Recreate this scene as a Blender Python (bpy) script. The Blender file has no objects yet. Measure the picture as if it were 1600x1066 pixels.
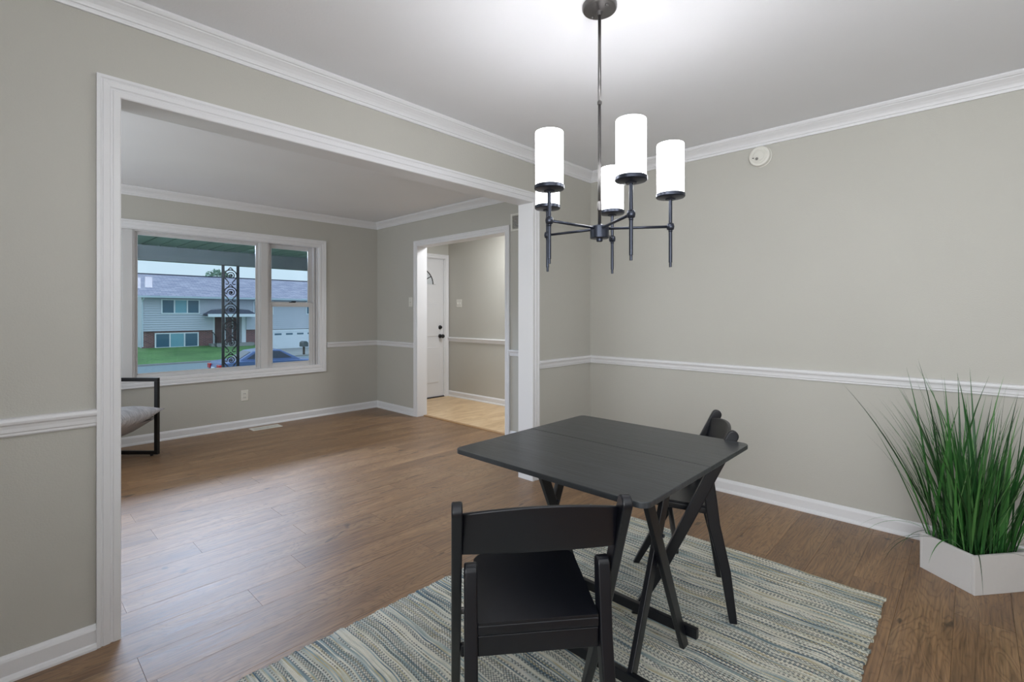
import bpy, bmesh, math, random
from mathutils import Vector, Matrix
PI = math.pi
SC = bpy.context.scene
COL = SC.collection

# ------------------------------------------------------------------ camera
cam = bpy.data.cameras.new('camera'); camo = bpy.data.objects.new('camera', cam); COL.objects.link(camo)
cam.sensor_fit = 'HORIZONTAL'; cam.sensor_width = 36.0; cam.lens = 36.0 * 764 / 1600
cam.shift_y = -43 / 1600; cam.clip_start = 0.02; cam.clip_end = 400
camo.location = (0, 0, 1.234); camo.rotation_euler = (PI / 2, 0, math.radians(43.3 - 90))
SC.camera = camo
# ------------------------------------------------------------------ view
SC.view_settings.view_transform = 'Standard'; SC.view_settings.look = 'None'
SC.view_settings.gamma = 1.0; SC.view_settings.use_curve_mapping = False
SC.view_settings.exposure = 0.0
# ------------------------------------------------------------------ world: overcast sky
W = bpy.data.worlds.new('sky'); SC.world = W; W.use_nodes = True
wn, wl = W.node_tree.nodes, W.node_tree.links; wn.clear()
wo = wn.new('ShaderNodeOutputWorld'); wb = wn.new('ShaderNodeBackground'); wc = wn.new('ShaderNodeTexCoord')
ws = wn.new('ShaderNodeSeparateXYZ'); wr = wn.new('ShaderNodeValToRGB')
wl.new(wc.outputs['Generated'], ws.inputs[0]); wl.new(ws.outputs['Z'], wr.inputs[0])
wr.color_ramp.elements[0].color = (0.66, 0.82, 0.93, 1); wr.color_ramp.elements[1].color = (0.95, 1.2, 1.5, 1)
wr.color_ramp.elements[1].position = 0.9
wb.inputs['Strength'].default_value = 1.0
wl.new(wr.outputs[0], wb.inputs['Color']); wl.new(wb.outputs[0], wo.inputs[0])

def area(name, loc, target, sx, sy, power, color=(1, 1, 1), spread=PI):
    l = bpy.data.lights.new(name, 'AREA'); l.shape = 'RECTANGLE'; l.size = sx; l.size_y = sy
    l.energy = power; l.color = color; l.spread = spread
    o = bpy.data.objects.new(name, l); COL.objects.link(o); o.location = loc
    d = Vector(target) - Vector(loc); o.rotation_euler = d.to_track_quat('-Z', 'Y').to_euler()
    return o
# added fill lights inside the closed rooms, no windows at these spots
area('dining_back_fill', (-1.35, -0.3, 1.35), (3.4, 0.5, 1.3), 2.2, 1.9, 24, (0.94, 0.97, 1.0), math.radians(95))
area('dining_side_fill', (0.9, -1.45, 1.35), (1.2, 3.0, 1.2), 2.8, 1.9, 9, (0.93, 0.96, 1.0))
area('living_side_fill', (-0.85, 4.1, 1.4), (3.4, 4.0, 1.5), 2.4, 1.6, 36, (0.87, 0.94, 1.0))
# added fill light aimed up at the ceiling, from behind the camera
area('ceiling_fill', (.1, -.7, 1.45), (.4, -.3, 2.42), .5, .5, 34, (0.94, 0.97, 1.0))
# added light strip outside, just above the window head, for the floor sheen
area('window_sheen_strip', (1.45, 6.02, 2.115), (1.45, 3.4, 0.6), 2.5, 0.16, 250, (0.70, 0.79, 1.0))
area('hall_fill', (4.2, 3.9, 2.38), (4.15, 4.4, 0.0), 0.4, 0.4, 27, (0.96, 0.98, 1.0))  # added fill light under the hall ceiling, no fixture modelled

# ------------------------------------------------------------------ materials
def srgb(r, g, b):
    def c(v):
        v /= 255.0
        return v / 12.92 if v <= 0.04045 else ((v + 0.055) / 1.055) ** 2.4
    return (c(r), c(g), c(b), 1)
def mat(name, col, rough=0.5, metal=0.0, spec=0.5, bump=None, emit=None):
    m = bpy.data.materials.new(name); m.use_nodes = True; n, l = m.node_tree.nodes, m.node_tree.links
    p = n['Principled BSDF']; p.inputs['Base Color'].default_value = col
    p.inputs['Roughness'].default_value = rough; p.inputs['Metallic'].default_value = metal
    p.inputs['Specular IOR Level'].default_value = spec
    if emit: p.inputs['Emission Color'].default_value = emit[0]; p.inputs['Emission Strength'].default_value = emit[1]
    # every surface carries a faint procedural unevenness
    tc = n.new('ShaderNodeTexCoord'); nz = n.new('ShaderNodeTexNoise'); l.new(tc.outputs['Object'], nz.inputs['Vector'])
    sc, st = bump if bump else (60, 0.03)
    nz.inputs['Scale'].default_value = sc; nz.inputs['Detail'].default_value = 3
    b = n.new('ShaderNodeBump'); b.inputs['Strength'].default_value = st; b.inputs['Distance'].default_value = 0.01
    l.new(nz.outputs['Fac'], b.inputs['Height']); l.new(b.outputs[0], p.inputs['Normal'])
    mx = n.new('ShaderNodeMix'); mx.data_type = 'RGBA'
    n2 = n.new('ShaderNodeTexNoise'); n2.inputs['Scale'].default_value = 1.7; l.new(tc.outputs['Object'], n2.inputs['Vector'])
    mx.inputs[6].default_value = tuple(c * 0.96 for c in col[:3]) + (1,); mx.inputs[7].default_value = tuple(min(1, c * 1.03) for c in col[:3]) + (1,)
    l.new(n2.outputs['Fac'], mx.inputs[0]); l.new(mx.outputs[2], p.inputs['Base Color'])
    return m
M = {}
M['wall'] = mat('greige_wall_paint', srgb(190, 188, 180), 0.55, bump=(170, 0.10))
M['ceiling'] = mat('white_ceiling_paint', srgb(236, 237, 240), 0.8, bump=(90, 0.05))
M['trim'] = mat('white_trim_paint', srgb(229, 229, 231), 0.38)
M['vinyl'] = mat('aged_white_window_vinyl', srgb(206, 205, 205), 0.4)
M['door'] = mat('white_door_paint', srgb(222, 222, 224), 0.4)
M['plastic'] = mat('white_plastic', srgb(224, 222, 214), 0.4)
M['slot'] = mat('dark_slot', srgb(60, 60, 60), 0.6)
M['black_metal'] = mat('black_metal', srgb(22, 22, 24), 0.4, 0.2)
M['iron'] = mat('painted_wrought_iron', srgb(16, 18, 24), 0.5)
M['chair'] = mat('black_resin', srgb(12, 14, 21), 0.33, bump=(400, 0.02))
M['bronze'] = mat('dark_bronze_metal', srgb(58, 62, 72), 0.32, 0.75)
M['nickel'] = mat('brushed_dark_nickel', srgb(105, 103, 102), 0.3, 0.9)
M['shade'] = mat('lit_opal_glass', srgb(245, 245, 250), 0.3, emit=((0.97, 0.98, 1.0, 1), 9.5))
M['planter'] = mat('whitewashed_wood', srgb(214, 212, 210), 0.6, bump=(40, 0.15))
M['soil'] = mat('dark_soil', srgb(30, 26, 20), 0.9)
M['porch_beam'] = mat('grey_green_beam_paint', srgb(82, 90, 90), 0.6)
M['concrete'] = mat('concrete', srgb(150, 152, 150), 0.8)
M['asphalt'] = mat('asphalt', srgb(128, 142, 146), 0.85, bump=(8, 0.2))
M['house_white'] = mat('white_house_trim', srgb(225, 232, 238), 0.5)
M['brown_door'] = mat('brown_door', srgb(92, 66, 66), 0.5)
M['house_glass'] = mat('dark_window_glass', srgb(70, 105, 125), 0.12)
M['curtain_glass'] = mat('curtained_window_glass', srgb(120, 170, 185), 0.2)
M['car'] = mat('blue_car_paint', srgb(84, 106, 150), 0.25, 0.3)
M['car_glass'] = mat('car_glass', srgb(40, 52, 70), 0.08)
M['tyre'] = mat('tyre', srgb(24, 24, 26), 0.8)
M['alloy'] = mat('alloy', srgb(170, 175, 180), 0.3, 0.8)
M['red'] = mat('red_lens', srgb(200, 30, 35), 0.25)
M['bark'] = mat('bark', srgb(80, 70, 60), 0.9)
M['gutter'] = mat('gutter', srgb(190, 205, 215), 0.5)

def nodes(name, rough=0.5):
    m = bpy.data.materials.new(name); m.use_nodes = True
    n, l = m.node_tree.nodes, m.node_tree.links; p = n['Principled BSDF']; p.inputs['Roughness'].default_value = rough
    tc = n.new('ShaderNodeTexCoord')
    return m, n, l, p, tc
def mathn(n, l, op, a, b=None, c=None):
    x = n.new('ShaderNodeMath'); x.operation = op
    for i, v in enumerate((a, b, c)):
        if v is None: continue
        if isinstance(v, (int, float)): x.inputs[i].default_value = v
        else: l.new(v, x.inputs[i])
    return x.outputs[0]
def ramp(n, l, fac, stops, interp='LINEAR'):
    r = n.new('ShaderNodeValToRGB'); r.color_ramp.interpolation = interp
    e = r.color_ramp.elements
    while len(e) < len(stops): e.new(0.5)
    for i, (p, c) in enumerate(stops): e[i].position = p; e[i].color = c
    l.new(fac, r.inputs[0]); return r.outputs[0]
def noise(n, l, vec, scale, detail=3, dist=0.0, rough=0.5):
    x = n.new('ShaderNodeTexNoise'); x.inputs['Scale'].default_value = scale; x.inputs['Detail'].default_value = detail
    x.inputs['Distortion'].default_value = dist; x.inputs['Roughness'].default_value = rough
    l.new(vec, x.inputs['Vector']); return x.outputs['Fac']
def mapping(n, l, vec, sc, loc=None):
    x = n.new('ShaderNodeMapping'); x.inputs['Scale'].default_value = sc
    l.new(vec, x.inputs['Vector'])
    if loc is not None: l.new(loc, x.inputs['Location'])
    return x.outputs[0]
def mixc(n, l, fac, a, b, mode='MIX'):
    x = n.new('ShaderNodeMix'); x.data_type = 'RGBA'; x.blend_type = mode
    for i, v in ((0, fac), (6, a), (7, b)):
        if isinstance(v, (int, float)): x.inputs[i].default_value = v
        elif isinstance(v, tuple): x.inputs[i].default_value = v
        else: l.new(v, x.inputs[i])
    return x.outputs[2]
def comb(n, l, x, y, z):
    c = n.new('ShaderNodeCombineXYZ')
    for i, v in enumerate((x, y, z)):
        if isinstance(v, (int, float)): c.inputs[i].default_value = v
        else: l.new(v, c.inputs[i])
    return c.outputs[0]
def bumpn(n, l, p, h, st, dist=0.005):
    b = n.new('ShaderNodeBump'); b.inputs['Strength'].default_value = st; b.inputs['Distance'].default_value = dist
    l.new(h, b.inputs['Height']); l.new(b.outputs[0], p.inputs['Normal'])

def plank_material():
    m, n, l, p, tc = nodes('oak_look_plank', 0.40); p.inputs['Specular IOR Level'].default_value = 0.8
    oi = n.new('ShaderNodeObjectInfo'); rnd = oi.outputs['Random']
    off = comb(n, l, mathn(n, l, 'MULTIPLY', rnd, 37.0), mathn(n, l, 'MULTIPLY', rnd, 91.0), mathn(n, l, 'MULTIPLY', rnd, 13.0))
    v = mapping(n, l, tc.outputs['Object'], (1, 1, 1), off)
    wide = noise(n, l, mapping(n, l, v, (1.1, 6.5, 1)), 1.0, 4, 0.9)
    warp = noise(n, l, mapping(n, l, v, (1.9, 8.0, 1)), 1.2, 3, 0.5)
    rings = mathn(n, l, 'FRACT', mathn(n, l, 'MULTIPLY', warp, 15.0))
    rings = mathn(n, l, 'ABSOLUTE', mathn(n, l, 'SUBTRACT', rings, 0.5))
    rings = ramp(n, l, rings, [(0.0, (.75, .75, .75, 1)), (0.16, (.25, .25, .25, 1)), (0.4, (0, 0, 0, 1))])
    fine = noise(n, l, mapping(n, l, v, (5, 150, 1)), 1.0, 3)
    knots = noise(n, l, mapping(n, l, v, (5.0, 11.0, 1)), 1.1, 2, 0.6)
    base = ramp(n, l, wide, [(0.25, srgb(104, 78, 54)), (0.5, srgb(140, 108, 75)), (0.75, srgb(168, 136, 98))])
    c = mixc(n, l, mathn(n, l, 'MULTIPLY', rings, 0.9), base, srgb(88, 62, 40))
    c = mixc(n, l, 0.36, c, ramp(n, l, fine, [(0.35, srgb(78, 56, 40)), (0.65, srgb(176, 136, 98))]))
    kf = ramp(n, l, knots, [(0.68, (0, 0, 0, 1)), (0.75, (1, 1, 1, 1))])
    c = mixc(n, l, mathn(n, l, 'MULTIPLY', kf, 0.7), c, srgb(48, 34, 26))
    tone = ramp(n, l, rnd, [(0.0, (0.90, 0.89, 0.88, 1)), (0.5, (1, 0.99, 0.98, 1)), (1.0, (1.08, 1.06, 1.03, 1))])
    c = mixc(n, l, 1.0, c, tone, 'MULTIPLY')
    l.new(c, p.inputs['Base Color'])
    bumpn(n, l, p, mathn(n, l, 'ADD', fine, mathn(n, l, 'MULTIPLY', rings, 0.4)), 0.22, 0.003)
    l.new(ramp(n, l, fine, [(0.3, (0.36, 0.36, 0.36, 1)), (0.7, (0.46, 0.46, 0.46, 1))]), p.inputs['Roughness'])
    return m
M['plank'] = plank_material()

def hall_floor_material():
    m, n, l, p, tc = nodes('pale_maple_sheet_floor', 0.4)
    a = noise(n, l, mapping(n, l, tc.outputs['Object'], (1.6, 5, 1)), 2.0, 5, 1.2)
    c = ramp(n, l, a, [(0.3, srgb(196, 164, 124)), (0.5, srgb(214, 184, 144)), (0.7, srgb(226, 200, 162))])
    l.new(c, p.inputs['Base Color']); bumpn(n, l, p, a, 0.05); return m
M['hall_floor'] = hall_floor_material()

def rug_material():
    m, n, l, p, tc = nodes('striped_woven_cotton', 0.95)
    s = n.new('ShaderNodeSeparateXYZ'); l.new(tc.outputs['Object'], s.inputs[0])
    wob = noise(n, l, mapping(n, l, tc.outputs['Object'], (1.2, 1.6, 1)), 1.6, 2)
    xw = mathn(n, l, 'ADD', s.outputs['X'], mathn(n, l, 'MULTIPLY', mathn(n, l, 'SUBTRACT', wob, 0.5), 0.07))
    row = mathn(n, l, 'FLOOR', mathn(n, l, 'MULTIPLY', xw, 190.0))
    wnz = n.new('ShaderNodeTexWhiteNoise'); wnz.noise_dimensions = '1D'; l.new(row, wnz.inputs['W'])
    r1 = wnz.outputs['Value']
    seg = noise(n, l, comb(n, l, mathn(n, l, 'MULTIPLY', row, 3.7), mathn(n, l, 'MULTIPLY', s.outputs['Y'], 3.6), 0.0), 1.0, 1)
    band = noise(n, l, comb(n, l, mathn(n, l, 'MULTIPLY', row, 0.11), mathn(n, l, 'MULTIPLY', s.outputs['Y'], 0.9), 0.0), 1.0, 2)
    k = mathn(n, l, 'ADD', mathn(n, l, 'MULTIPLY', r1, 0.46), mathn(n, l, 'ADD', mathn(n, l, 'MULTIPLY', seg, 0.40), mathn(n, l, 'MULTIPLY', band, 0.14)))
    c = ramp(n, l, k, [(0.0, srgb(60, 74, 94)), (0.24, srgb(84, 110, 128)), (0.31, srgb(164, 178, 176)), (0.38, srgb(232, 228, 212)),
                       (0.50, srgb(240, 237, 224)), (0.56, srgb(206, 208, 192)), (0.60, srgb(196, 184, 146)), (0.64, srgb(238, 235, 224)),
                       (0.74, srgb(150, 172, 178)), (0.82, srgb(56, 68, 90))])
    # dashed dark stitches along some rows
    dash = mathn(n, l, 'GREATER_THAN', mathn(n, l, 'FRACT', mathn(n, l, 'ADD', mathn(n, l, 'MULTIPLY', s.outputs['Y'], 68.0), mathn(n, l, 'MULTIPLY', row, 0.5))), 0.45)
    w2 = n.new('ShaderNodeTexWhiteNoise'); w2.noise_dimensions = '1D'; l.new(mathn(n, l, 'ADD', row, 511.3), w2.inputs['W'])
    on = mathn(n, l, 'GREATER_THAN', mathn(n, l, 'ADD', mathn(n, l, 'MULTIPLY', w2.outputs['Value'], 0.6), mathn(n, l, 'MULTIPLY', seg, 0.6)), 0.66)
    f = mathn(n, l, 'MULTIPLY', mathn(n, l, 'MULTIPLY', dash, on), 0.75)
    c = mixc(n, l, f, c, ramp(n, l, r1, [(0, srgb(40, 46, 58)), (0.6, srgb(78, 92, 104)), (1, srgb(96, 92, 74))]))
    pick = noise(n, l, mapping(n, l, tc.outputs['Object'], (60, 26, 1)), 1.0, 2)
    c = mixc(n, l, 0.30, c, ramp(n, l, pick, [(0.32, srgb(140, 146, 140)), (0.5, srgb(206, 200, 182)), (0.58, srgb(186, 190, 178)), (0.70, srgb(222, 220, 210))]), 'MULTIPLY')
    st = mathn(n, l, 'GREATER_THAN', mathn(n, l, 'FRACT', mathn(n, l, 'ADD', mathn(n, l, 'MULTIPLY', s.outputs['Y'], 110.0), mathn(n, l, 'MULTIPLY', row, 0.5))), 0.7)
    c = mixc(n, l, mathn(n, l, 'MULTIPLY', st, 0.22), c, srgb(110, 114, 112))
    l.new(c, p.inputs['Base Color'])
    hh = mathn(n, l, 'ABSOLUTE', mathn(n, l, 'SINE', mathn(n, l, 'MULTIPLY', s.outputs['Y'], 220.0)))
    bumpn(n, l, p, hh, 0.5, 0.003)
    return m
M['rug'] = rug_material()

def table_material():
    m, n, l, p, tc = nodes('black_wood_sheen_tint', 0.30)
    a = noise(n, l, mapping(n, l, tc.outputs['Object'], (40, 3, 3)), 2.0, 4, 0.6)
    c = ramp(n, l, a, [(0.3, srgb(38, 41, 44)), (0.7, srgb(58, 62, 66))])  # black lightened to grey: sheen of the top painted into its colour
    l.new(c, p.inputs['Base Color']); bumpn(n, l, p, a, 0.25, 0.002); return m
M['table'] = table_material()
def blade_material():
    m, n, l, p, tc = nodes('green_grass_blade', 0.42)
    oi = n.new('ShaderNodeObjectInfo')
    c = ramp(n, l, oi.outputs['Random'], [(0, srgb(26, 58, 30)), (0.4, srgb(44, 98, 46)), (0.8, srgb(74, 138, 66)), (1, srgb(128, 176, 112))])
    a = noise(n, l, mapping(n, l, tc.outputs['Object'], (300, 300, 4)), 1.0, 2)
    c = mixc(n, l, mathn(n, l, 'MULTIPLY', a, 0.35), c, srgb(20, 40, 20))
    l.new(c, p.inputs['Base Color']); bumpn(n, l, p, a, 0.2, 0.001); return m
M['blade'] = blade_material()
def cushion_material():
    m, n, l, p, tc = nodes('pale_grey_crushed_fabric', 0.7)
    a = noise(n, l, mapping(n, l, tc.outputs['Object'], (3, 14, 5)), 2.0, 4, 2.0)
    c = ramp(n, l, a, [(0.3, srgb(170, 172, 180)), (0.7, srgb(222, 222, 228))])
    l.new(c, p.inputs['Base Color']); bumpn(n, l, p, a, 0.8, 0.02); return m
M['cushion'] = cushion_material()
def lawn_material():
    m, n, l, p, tc = nodes('lawn_grass', 0.9)
    a = noise(n, l, tc.outputs['Object'], 0.5, 6); b = noise(n, l, tc.outputs['Object'], 6, 3)
    c = ramp(n, l, mathn(n, l, 'ADD', mathn(n, l, 'MULTIPLY', a, .6), mathn(n, l, 'MULTIPLY', b, .4)), [(0.3, srgb(66, 104, 58)), (0.7, srgb(104, 146, 84))])
    l.new(c, p.inputs['Base Color']); bumpn(n, l, p, b, 0.5, 0.05); return m
M['lawn'] = lawn_material()
def shingle_material():
    m, n, l, p, tc = nodes('grey_shingle', 0.9)
    b = n.new('ShaderNodeTexBrick'); l.new(mapping(n, l, tc.outputs['Object'], (1, 1, 1)), b.inputs['Vector'])
    b.inputs['Scale'].default_value = 1.0; b.inputs['Brick Width'].default_value = 0.5; b.inputs['Row Height'].default_value = 0.2
    b.inputs['Mortar Size'].default_value = 0.01
    b.inputs['Color1'].default_value = srgb(150, 150, 168); b.inputs['Color2'].default_value = srgb(182, 178, 192); b.inputs['Mortar'].default_value = srgb(110, 110, 128)
    l.new(b.outputs['Color'], p.inputs['Base Color']); return m
M['shingle'] = shingle_material()
def brick_material():
    m, n, l, p, tc = nodes('red_brown_brick', 0.9)
    s = n.new('ShaderNodeSeparateXYZ'); l.new(tc.outputs['Object'], s.inputs[0])
    b = n.new('ShaderNodeTexBrick'); l.new(comb(n, l, s.outputs['X'], s.outputs['Z'], 0.0), b.inputs['Vector'])
    b.inputs['Scale'].default_value = 1.0; b.inputs['Brick Width'].default_value = 0.24; b.inputs['Row Height'].default_value = 0.085
    b.inputs['Mortar Size'].default_value = 0.010
    b.inputs['Color1'].default_value = srgb(112, 76, 76); b.inputs['Color2'].default_value = srgb(140, 92, 88); b.inputs['Mortar'].default_value = srgb(150, 138, 140)
    l.new(b.outputs['Color'], p.inputs['Base Color']); return m
M['brick'] = brick_material()
M['siding'] = mat('blue_grey_lap_siding', srgb(196, 202, 212), 0.6)
def leaf_material():
    m, n, l, p, tc = nodes('tree_leaves', 0.8)
    a = noise(n, l, tc.outputs['Object'], 3.0, 3)
    l.new(ramp(n, l, a, [(0.3, srgb(110, 140, 120)), (0.7, srgb(160, 186, 164))]), p.inputs['Base Color']); return m
M['leaf'] = leaf_material()
M['porch_board'] = mat('green_porch_ceiling_board', srgb(112, 132, 122), 0.6)
def glass_material():
    m = bpy.data.materials.new('window_pane_glass'); m.use_nodes = True
    n, l = m.node_tree.nodes, m.node_tree.links; n.clear()
    o = n.new('ShaderNodeOutputMaterial'); t = n.new('ShaderNodeBsdfTransparent'); t.inputs[0].default_value = (0.93, 0.97, 0.99, 1)
    g = n.new('ShaderNodeBsdfGlossy'); g.inputs['Roughness'].default_value = 0.02
    fr = n.new('ShaderNodeFresnel'); fr.inputs['IOR'].default_value = 1.35
    mx = n.new('ShaderNodeMixShader'); l.new(fr.outputs[0], mx.inputs[0]); l.new(t.outputs[0], mx.inputs[1]); l.new(g.outputs[0], mx.inputs[2])
    l.new(mx.outputs[0], o.inputs[0]); return m
M['glass'] = glass_material()

# ------------------------------------------------------------------ mesh helpers
def obj(name, bm, m, parent=None, smooth=False, bevel=0.0, seg=2):
    bmesh.ops.recalc_face_normals(bm, faces=bm.faces)
    me = bpy.data.meshes.new(name); bm.to_mesh(me); bm.free()
    if smooth:
        for f in me.polygons: f.use_smooth = True
    me.materials.append(M[m] if isinstance(m, str) else m)
    o = bpy.data.objects.new(name, me); COL.objects.link(o)
    if parent is not None: o.parent = parent
    if bevel > 0:
        b = o.modifiers.new('bevel', 'BEVEL'); b.width = bevel; b.segments = seg; b.limit_method = 'ANGLE'; b.angle_limit = math.radians(40)
        for f in me.polygons: f.use_smooth = True
        w = o.modifiers.new('normals', 'WEIGHTED_NORMAL'); w.keep_sharp = False
    return o
def box(bm, x0, y0, z0, x1, y1, z1, mtx=None):
    vs = [bm.verts.new((x, y, z)) for z in (z0, z1) for y in (y0, y1) for x in (x0, x1)]
    if mtx is not None:
        for v in vs: v.co = mtx @ v.co
    for f in ((0, 2, 3, 1), (4, 5, 7, 6), (0, 1, 5, 4), (2, 6, 7, 3), (0, 4, 6, 2), (1, 3, 7, 5)):
        bm.faces.new([vs[i] for i in f])
    return vs
def BM(*boxes):
    bm = bmesh.new()
    for b in boxes: box(bm, *b)
    return bm
def empty(name, loc, rz=0, parent=None):
    o = bpy.data.objects.new(name, None); COL.objects.link(o); o.location = loc; o.rotation_euler = (0, 0, rz)
    o.empty_display_size = 0.1
    if parent: o.parent = parent
    return o
def tag(o, label=None, cat=None, group=None, kind=None):
    if label: o['label'] = label
    if cat: o['category'] = cat
    if group: o['group'] = group
    if kind: o['kind'] = kind
    return o
def prism(bm, pts, to3d, t0, t1):
    a = [bm.verts.new(to3d(x, y, t0)) for x, y in pts]; b = [bm.verts.new(to3d(x, y, t1)) for x, y in pts]
    bm.faces.new(a); bm.faces.new(b[::-1]); n = len(pts)
    for i in range(n): bm.faces.new((a[i], a[(i + 1) % n], b[(i + 1) % n], b[i]))
def cyl(bm, p0, p1, r0, r1=None, n=20, caps=True):
    r1 = r0 if r1 is None else r1
    p0, p1 = Vector(p0), Vector(p1); d = (p1 - p0).normalized()
    a = d.orthogonal().normalized(); b = d.cross(a)
    A = [bm.verts.new(p0 + (a * math.cos(2 * PI * i / n) + b * math.sin(2 * PI * i / n)) * r0) for i in range(n)]
    B = [bm.verts.new(p1 + (a * math.cos(2 * PI * i / n) + b * math.sin(2 * PI * i / n)) * r1) for i in range(n)]
    for i in range(n): bm.faces.new((A[i], A[(i + 1) % n], B[(i + 1) % n], B[i]))
    if caps: bm.faces.new(A[::-1]); bm.faces.new(B)
def lathe(bm, prof, c, axis='z', n=32):
    rings = []
    for r, h in prof:
        ring = []
        for i in range(n):
            a = 2 * PI * i / n; x, y = r * math.cos(a), r * math.sin(a)
            p = (x, y, h) if axis == 'z' else ((h, x, y) if axis == 'x' else (x, h, y))
            ring.append(bm.verts.new(Vector(c) + Vector(p)))
        rings.append(ring)
    for a, b in zip(rings, rings[1:]):
        for i in range(n): bm.faces.new((a[i], a[(i + 1) % n], b[(i + 1) % n], b[i]))
    bm.faces.new(rings[0][::-1]); bm.faces.new(rings[-1])
def tube(bm, pts, r, n=6):
    rings = []; pts = [Vector(p) for p in pts]; ref = None
    for i, p in enumerate(pts):
        t = (pts[min(i + 1, len(pts) - 1)] - pts[max(i - 1, 0)]).normalized()
        a = t.orthogonal().normalized() if ref is None else (ref - t * ref.dot(t)).normalized()
        ref = a; b = t.cross(a)
        rings.append([bm.verts.new(p + (a * math.cos(2 * PI * k / n) + b * math.sin(2 * PI * k / n)) * r) for k in range(n)])
    for A, B in zip(rings, rings[1:]):
        for k in range(n): bm.faces.new((A[k], A[(k + 1) % n], B[(k + 1) % n], B[k]))
    bm.faces.new(rings[0][::-1]); bm.faces.new(rings[-1])
def sweep(bm, prof, p0, p1, nrm, m0=0, m1=0):
    """prof: (out from wall, z). p0->p1 along the wall foot line, nrm = direction out of the wall; m = mitre (+1 inside corner)"""
    p0, p1, nrm = Vector(p0), Vector(p1), Vector(nrm); d = (p1 - p0).normalized()
    A = [bm.verts.new(p0 + nrm * o + Vector((0, 0, z)) + d * (o * m0)) for o, z in prof]
    B = [bm.verts.new(p1 + nrm * o + Vector((0, 0, z)) - d * (o * m1)) for o, z in prof]
    n = len(prof); bm.faces.new(A); bm.faces.new(B[::-1])
    for i in range(n): bm.faces.new((A[i], A[(i + 1) % n], B[(i + 1) % n], B[i]))

# ------------------------------------------------------------------ the setting
XB = 3.478; YA = 2.363; YA2 = 2.483; YC = 5.72; H = 2.42
def struct(name, bm, m, parent=None, label=None, **k):
    o = obj(name, bm, m, parent, **k)
    if parent is None: o['kind'] = 'structure'
    if label: o['label'] = label
    return o
XL = -1.5; YN = -1.6
OX0, OX1, OZ = 0.333, 2.716, 2.05        # wide opening in the left wall
HY0, HY1, HZ = 3.365, 4.82, 2.035        # doorway to the hall
WX0, WX1, WZ0, WZ1 = 0.18, 2.70, 0.60, 2.045   # window opening
struct('wall_left', BM((XL, YA, 0, OX0 - .012, YA2, H), (OX1 + .012, YA, 0, XB, YA2, H), (OX0 - .012, YA, OZ + .012, OX1 + .012, YA2, H)), 'wall', label='greige wall with a wide cased opening to the living room')
struct('wall_right', BM((XB, YN, 0, XB + .12, HY0 - .012, H), (XB, HY1 + .012, 0, XB + .12, YC, H), (XB, HY0 - .012, HZ + .012, XB + .12, HY1 + .012, H)), 'wall', label='long greige wall of the dining room running on past the hall doorway')
struct('wall_far', BM((-1.0, YC, 0, WX0, YC + .15, H), (WX1, YC, 0, XB + .12, YC + .15, H), (WX0, YC, 0, WX1, YC + .15, WZ0), (WX0, YC, WZ1, WX1, YC + .15, H)), 'wall', label='greige living room wall holding the big window')
DX0, DX1, DZ = 3.70, 4.605, 2.045
struct('wall_hall_end', BM((XB + .12, YC, 0, DX0 - .02, YC + .15, H), (DX1 + .02, YC, 0, 4.8, YC + .15, H), (DX0 - .02, YC, DZ + .02, DX1 + .02, YC + .15, H)), 'wall')
struct('wall_hall_side', BM((4.68, 2.0, 0, 4.8, YC, H)), 'wall')
struct('wall_hall_near', BM((XB + .12, 1.9, 0, 4.8, 2.0, H)), 'wall')
struct('wall_behind', BM((XL - .1, YN, 0, XL, YA, H)), 'wall')
struct('wall_near', BM((XL - .1, YN - .1, 0, XB + .12, YN, H)), 'wall')
struct('wall_living_end', BM((-1.1, YA2, 0, -1.0, YC + .15, H)), 'wall')
struct('ceiling', BM((XL - .1, YN - .1, H, 4.8, YC + .15, H + .1)), 'ceiling')

# floor with planks
floor = struct('floor', BM((XL - .1, YN - .1, -.12, XB + .09, YC + .1, -.012)), mat('floor_underlay', srgb(40, 28, 20), .9), label='brown oak-look plank floor')
random.seed(4)
PW, PL = 0.177, 1.22
def plank_mesh(Lx, Wy):
    bm = bmesh.new(); c = .0008; z0, z1 = -.012, 0.0
    pts = [(c, c), (Lx - c, c), (Lx - c, Wy - c), (c, Wy - c)]
    o = [bm.verts.new((x, y, z0)) for x, y in ((.0003, .0003), (Lx - .0003, .0003), (Lx - .0003, Wy - .0003), (.0003, Wy - .0003))]
    q = [bm.verts.new((x, y, z1 - c * .8)) for x, y in ((.0003, .0003), (Lx - .0003, .0003), (Lx - .0003, Wy - .0003), (.0003, Wy - .0003))]
    t = [bm.verts.new((x, y, z1)) for x, y in pts]
    bm.faces.new(t)
    for A, B in ((o, q), (q, t)):
        for i in range(4): bm.faces.new((A[i], A[(i + 1) % 4], B[(i + 1) % 4], B[i]))
    bmesh.ops.recalc_face_normals(bm, faces=bm.faces)
    me = bpy.data.meshes.new('plank'); bm.to_mesh(me); bm.free(); me.materials.append(M['plank']); return me
meshes = {}
joints = {0: 0.354, 1: 0.78, 3: 0.377, 4: 1.20, 6: 1.21}
r0 = math.ceil((YN - 2.003) / PW) - 1
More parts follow.
